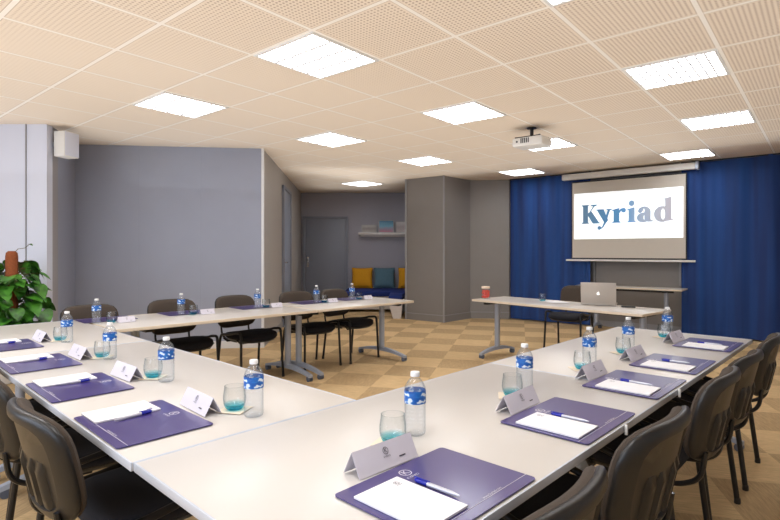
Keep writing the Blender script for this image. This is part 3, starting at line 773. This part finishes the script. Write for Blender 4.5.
# d
ring(508,42,48,47,12,32,4); poly([(524,0),(560,6),(560,142),(524,132)]); poly([(516,132),(556,142),(556,134),(528,126),(516,127)]); poly([(528,0),(572,4),(572,10),(556,14),(528,14)])
m, nt, b = new_mat('lettering_blue_to_grey'); N = nt.nodes
tc = N.new('ShaderNodeTexCoord'); sp = N.new('ShaderNodeSeparateXYZ'); nt.links.new(tc.outputs['Object'], sp.inputs[0])
mr = N.new('ShaderNodeMapRange'); mr.inputs[1].default_value = .72; mr.inputs[2].default_value = -.72; nt.links.new(sp.outputs[1], mr.inputs[0])
cr = N.new('ShaderNodeValToRGB'); e = cr.color_ramp.elements; e[0].color = S(78,108,134); e[1].color = S(168,164,172); e.new(.42).color = S(70,126,170); e.new(.50).color = S(84,138,184); e.new(.68).color = S(146,160,180)
nt.links.new(mr.outputs[0], cr.inputs[0]); nt.links.new(cr.outputs[0], b.inputs['Base Color']); nt.links.new(cr.outputs[0], b.inputs['Emission Color']); b.inputs['Emission Strength'].default_value = .45
let.obj('projected_lettering', m, img, smooth=False)

# ------------------------------------------------------------------ projector
px, py = CW(1.63, 6.0)
pj = thing('ceiling_projector', 'white projector hanging from the ceiling on a black mount', 'projector', (px, py, H), RA)
MB().box((.0, 0, -.175), (.27,.36,.10), bev=.018, seg=3).obj('projector_body', M['white_plastic'], pj)
MB().tube([(.13,-.08,-.175), (.15,-.08,-.175)], .034, 20).obj('lens', M['keys'], pj)
ve = MB()
for k in range(5): ve.box((-.136, -.02+.022*k, -.165), (.004,.012,.055))
ve.box((-.136, .12, -.17), (.004,.02,.02)); ve.obj('rear_sockets', M['keys'], pj, smooth=False)
mt = MB().lathe([(.02,-.11), (.02,-.01)], 14); mt.box((0,0,-.117), (.20,.24,.014), bev=.003)
for sx in (-1, 1):
    for sy in (-1, 1): mt.tube([(sx*.04,sy*.05,-.112), (sx*.12,sy*.15,-.122)], .010, 8)
mt.lathe([(.055,-.014), (.05,0)], 18); mt.obj('ceiling_mount', M['black_metal'], pj)

# ------------------------------------------------------------------ wall speaker
sx_, sy_ = CW(-3.705, 5.98)
sp_ = thing('wall_speaker', 'small white loudspeaker mounted high on the corner strip', 'speaker', (sx_, sy_, 2.545), YAW-PI/2+math.radians(75))
MB().box((0,0,0), (.20,.15,.285), bev=.008).obj('speaker_cabinet', M['white_plastic'], sp_)
MB().box((0,-.078,.0), (.185,.006,.27), bev=.002).obj('speaker_grille', M['wall_white'], sp_)
MB().box((-.02,.10,0), (.06,.09,.06), bev=.004).obj('speaker_bracket', M['silver'], sp_)

# ------------------------------------------------------------------ alcove: shelf, pictures, corner sofa
a0 = YAW-PI/2
def AC(X, d): return CW(X, d)
sh = thing('wall_shelf', 'white floating shelf on the alcove wall above the cushions', 'shelf', (*AC(-.16, 12.50), 1.755), a0)
MB().box((0,-.02,0), (1.18,.18,.05), bev=.004).obj('shelf_board', M['shelf'], sh)
MB().box((0,.06,-.045), (1.1,.02,.05)).obj('shelf_cleat', M['shelf'], sh, smooth=False)
def picture(X, w, h, label, stops):
    t = thing('framed_picture', label, 'picture', (*AC(X, 12.46), 1.781), a0, 'framed pictures on the alcove shelf')
    fr = MB(); f_ = .018
    for sx in (-1, 1): fr.box((sx*(w/2-f_/2), 0, h/2), (f_,.02,h))
    for zz in (f_/2, h-f_/2): fr.box((0,0,zz), (w-2*f_,.02,f_))
    fr.obj('picture_frame', M['frame_grey'], t, smooth=False)
    m, nt, b = new_mat('print'); N = nt.nodes
    tc = N.new('ShaderNodeTexCoord'); sp = N.new('ShaderNodeSeparateXYZ'); nt.links.new(tc.outputs['Object'], sp.inputs[0])
    nz = N.new('ShaderNodeTexNoise'); nz.inputs['Scale'].default_value = 12; nt.links.new(tc.outputs['Object'], nz.inputs['Vector'])
    v = math_node(nt, 'ADD', math_node(nt, 'DIVIDE', sp.outputs[2], h), math_node(nt, 'MULTIPLY_ADD', nz.outputs['Fac'], .3, -.15))
    cr = N.new('ShaderNodeValToRGB'); e = cr.color_ramp.elements; e[0].color = stops[0]; e[1].color = stops[2]; e.new(.5).color = stops[1]
    nt.links.new(v, cr.inputs[0]); nt.links.new(cr.outputs[0], b.inputs['Base Color']); b.inputs['Roughness'].default_value = .4
    MB().box((0,.002,h/2), (w-2*f_,.008,h-2*f_)).obj('print', m, t, smooth=False)
picture(-.50, .36, .19, 'low grey framed picture at the left of the shelf', [S(196,190,186), S(150,146,148), S(205,205,205)])
picture(-.09, .37, .30, 'blue and pink framed picture in the middle of the shelf', [S(214,120,150), S(120,180,205), S(60,120,165)])
picture(.27, .27, .27, 'pale framed picture at the right of the shelf, cut by the pillar', [S(215,205,205), S(190,180,185), S(225,225,225)])

sf = thing('corner_bench', 'white L-shaped corner bench with blue seat pads in the alcove', 'bench', (*AC(0, 12.0), 0), a0)
# local x = right, y = away; back run against the wall, right run coming forward along the pillar
def slab(poly_, z0, z1, name, m, bev=.02): return MB().prism(poly_, z0, z1, bev).obj(name, m, sf)
slab([(-1.0,-.55), (-.05,-.55), (.08,-.62), (.10,-.9), (.08,-1.55), (.23,-1.55), (.40,-.3), (.50,.50), (-1.0,.55)], .06, .34, 'bench_base', M['bench_white'], .01)
slab([(-1.02,-.60), (-.05,-.60), (.0,-.66), (.0,-.9), (.33,-.9), (.52,.52), (-1.02,.56)], .345, .46, 'seat_pad', M['seat_blue'], .03)
slab([(-.03,-1.70), (.23,-1.70), (.32,-.93), (.0,-.93)], .345, .46, 'seat_pad', M['seat_blue'], .03)
# tapered white end panel facing the room
MB().loft([[(.06,-1.66,0), (.22,-1.66,0), (.22,-1.52,0), (.06,-1.52,0)], [(-.04,-1.70,.345), (.25,-1.70,.345), (.25,-1.48,.345), (-.04,-1.48,.345)]]).obj('end_panel', M['bench_white'], sf, smooth=False)
def cushion(X, d, m, label, rz=0):
    n = 14; mb = MB(); w = .44
    for sgn in (1, -1):
        vs = []
        for i in range(n+1):
            for j in range(n+1):
                u = -1+2*i/n; v = -1+2*j/n
                bul = .075*((1-u**4)*(1-v**4))**.6; w = .50
                pin = 1-.05*(1-abs(u*v))*0
                x = u*w/2*(1-.05*(1-v*v)); z = v*w/2*(1-.05*(1-u*u))
                vs.append((x, -sgn*bul, z+w/2))
        mb.faces(vs, [(i*(n+1)+j, (i+1)*(n+1)+j, (i+1)*(n+1)+j+1, i*(n+1)+j+1) for i in range(n) for j in range(n)])
    bmesh.ops.remove_doubles(mb.bm, verts=mb.bm.verts, dist=.0005)
    t = thing('throw_cushion', label, 'cushion', (*AC(X, d), .462), a0+rz, 'throw cushions on the alcove bench')
    o = mb.obj('cushion_cover', m, t, angle=80); o.rotation_euler = (math.radians(-14), 0, 0)
    tb = MB().tube([(-.205,0,.01), (.205,0,.01)], .004, 6).obj('cushion_seam', m, t); tb.rotation_euler = (math.radians(-14), 0, 0)
cushion(-.66, 12.33, M['yellow'], 'mustard yellow cushion at the left of the alcove bench')
cushion(-.13, 12.33, M['teal'], 'grey-teal cushion in the middle of the alcove bench', .03)
cushion(.44, 12.30, M['yellow'], 'mustard yellow cushion half hidden behind the pillar', -.05)

# ------------------------------------------------------------------ climbing plant
ppx, ppy = CW(-3.92, 5.27)
pt = thing('climbing_plant', 'green leafy climbing plant on a brown moss pole by the white wall', 'plant', (ppx, ppy, 0), 0)
MB().lathe([(.13,0), (.15,.01), (.18,.30), (.19,.32), (.175,.32), (.16,.28)], 28).obj('plant_pot', M['pot'], pt)
MB().lathe([(.165,.27), (.02,.285)], 20).obj('soil', M['soil'], pt)
MB().lathe([(.055,.27), (.055,1.27), (.05,1.31), (.03,1.33)], 16, (.07,-.07,0)).obj('moss_pole', M['terracotta'], pt)
st = MB(); lf = MB()
def leaf(p, az, tilt, size):
    R_ = Matrix.Rotation(az, 3, 'Z') @ Matrix.Rotation(tilt, 3, 'Y') @ Matrix.Rotation(random.uniform(-.5,.5), 3, 'X')
    out = [(0,0), (-.12,.22), (-.05,.42), (.18,.50), (.45,.42), (.72,.24), (1.0,0)]
    vs = []; n = len(out)
    mid = [(0,0), (.0,0), (.05,0), (.2,0), (.45,0), (.72,0), (1.0,0)]
    for (x, y), (mx_, _) in zip(out, mid):
        for q in (-1, 0, 1):
            xx, yy = (x, y*q) if q else (mx_, 0)
            zz = -.18*xx*xx + .18*abs(yy) 
            vs.append(tuple(Vector(p)+R_@Vector((xx*size, yy*size, zz*size))))
    fs = []
    for i in range(n-1):
        fs += [(3*i, 3*i+3, 3*i+4, 3*i+1), (3*i+1, 3*i+4, 3*i+5, 3*i+2)]
    lf.faces(vs, fs)
for k in range(260):
    z = .38+random.random()**.9*.86
    az = random.uniform(0, 2*PI); rad = random.uniform(.08, .29)*(1.15-.4*max(0, (z-.9)/.4))
    if z > 1.08 and math.cos(az-math.atan2(-ppy,-ppx)) > .2: continue
    c = Vector((.07+math.cos(az)*rad*.9, -.07+math.sin(az)*rad*.9, z))
    size = random.uniform(.10, .18)
    st.tube([(.07,-.07,max(.3, z-.12)), (c.x*.5+.035, c.y*.5-.035, z-.01), tuple(c)], .0028, 5)
    leaf(c, az+random.uniform(-.7,.7), random.uniform(.1,1.1), size)
st.tube([(.08,-.05,1.28), (.11,-.12,1.35), (.16,-.18,1.36), (.19,-.22,1.40)], .003, 5)
leaf(Vector((.19,-.22,1.40)), -1, .3, .04)
st.obj('plant_stems', M['stem'], pt); lf.obj('foliage', M['leaf'], pt, angle=30)

# ------------------------------------------------------------------ lights
def area(name, loc, rot, sx, sy, power, col=(1,1,1)):
    l = bpy.data.lights.new(name, 'AREA'); l.shape = 'RECTANGLE'; l.size = sx; l.size_y = sy; l.energy = power; l.color = col
    o = bpy.data.objects.new(name, l); C.objects.link(o); o.location = loc; o.rotation_euler = rot; return o
for i, (a, b_) in enumerate(segs):     # daylight coming in through the three windows
    x, y = RW(rr+.05, (a+b_)/2)
    area('window_daylight', (x, y, (wz0+wz1)/2), (PI/2, 0, -PI/2+RA), b_-a-.1, 1.4, 24, (.74,.85,1))
for i, j in ((-3,0), (-3,3), (-3,6), (-6,1), (-6,4)):   # ceiling lamps behind the photographer
    x, y = RW(R0+(i+.5)*PR, S0+(j+.5)*PS); area('rear_ceiling_lamp', (x, y, H-.03), (0,0,0), .6, .6, 12, (.96,.98,1))
# added fill lights without any fixture, brightening the ceiling from below
u_ = area('ceiling_fill', (3.4, 3.4, 2.2), (PI, 0, RA), 9.5, 8.0, 62, (.97,.985,1)); u_.data.spread = math.radians(110)
u_ = area('alcove_ceiling_fill', (*CW(-.9, 10.4), 2.2), (PI, 0, YAW-PI/2), 1.6, 3.0, 3.5, (1,.985,.97)); u_.data.spread = math.radians(110)  # added fill for the alcove ceiling, no lamp stands here
w = bpy.data.worlds.new('World'); bpy.context.scene.world = w; w.use_nodes = True
w.node_tree.nodes['Background'].inputs[0].default_value = (.85,.9,1,1); w.node_tree.nodes['Background'].inputs[1].default_value = 1.0

# ------------------------------------------------------------------ camera
cam = bpy.data.cameras.new('Camera'); co = bpy.data.objects.new('Camera', cam); C.objects.link(co)
co.location = (0, 0, 1.32); co.rotation_euler = (PI/2, 0, YAW-PI/2)
cam.sensor_width = 36; cam.lens = 36*522/780; cam.shift_y = -8/780; cam.clip_start = .02
bpy.context.scene.camera = co
v = bpy.context.scene.view_settings
v.view_transform = 'Standard'; v.look = 'None'; v.exposure = 0.60; v.gamma = 1.0
bpy.context.scene.cycles.transparent_max_bounces = 24
bpy.context.scene.cycles.max_bounces = 10
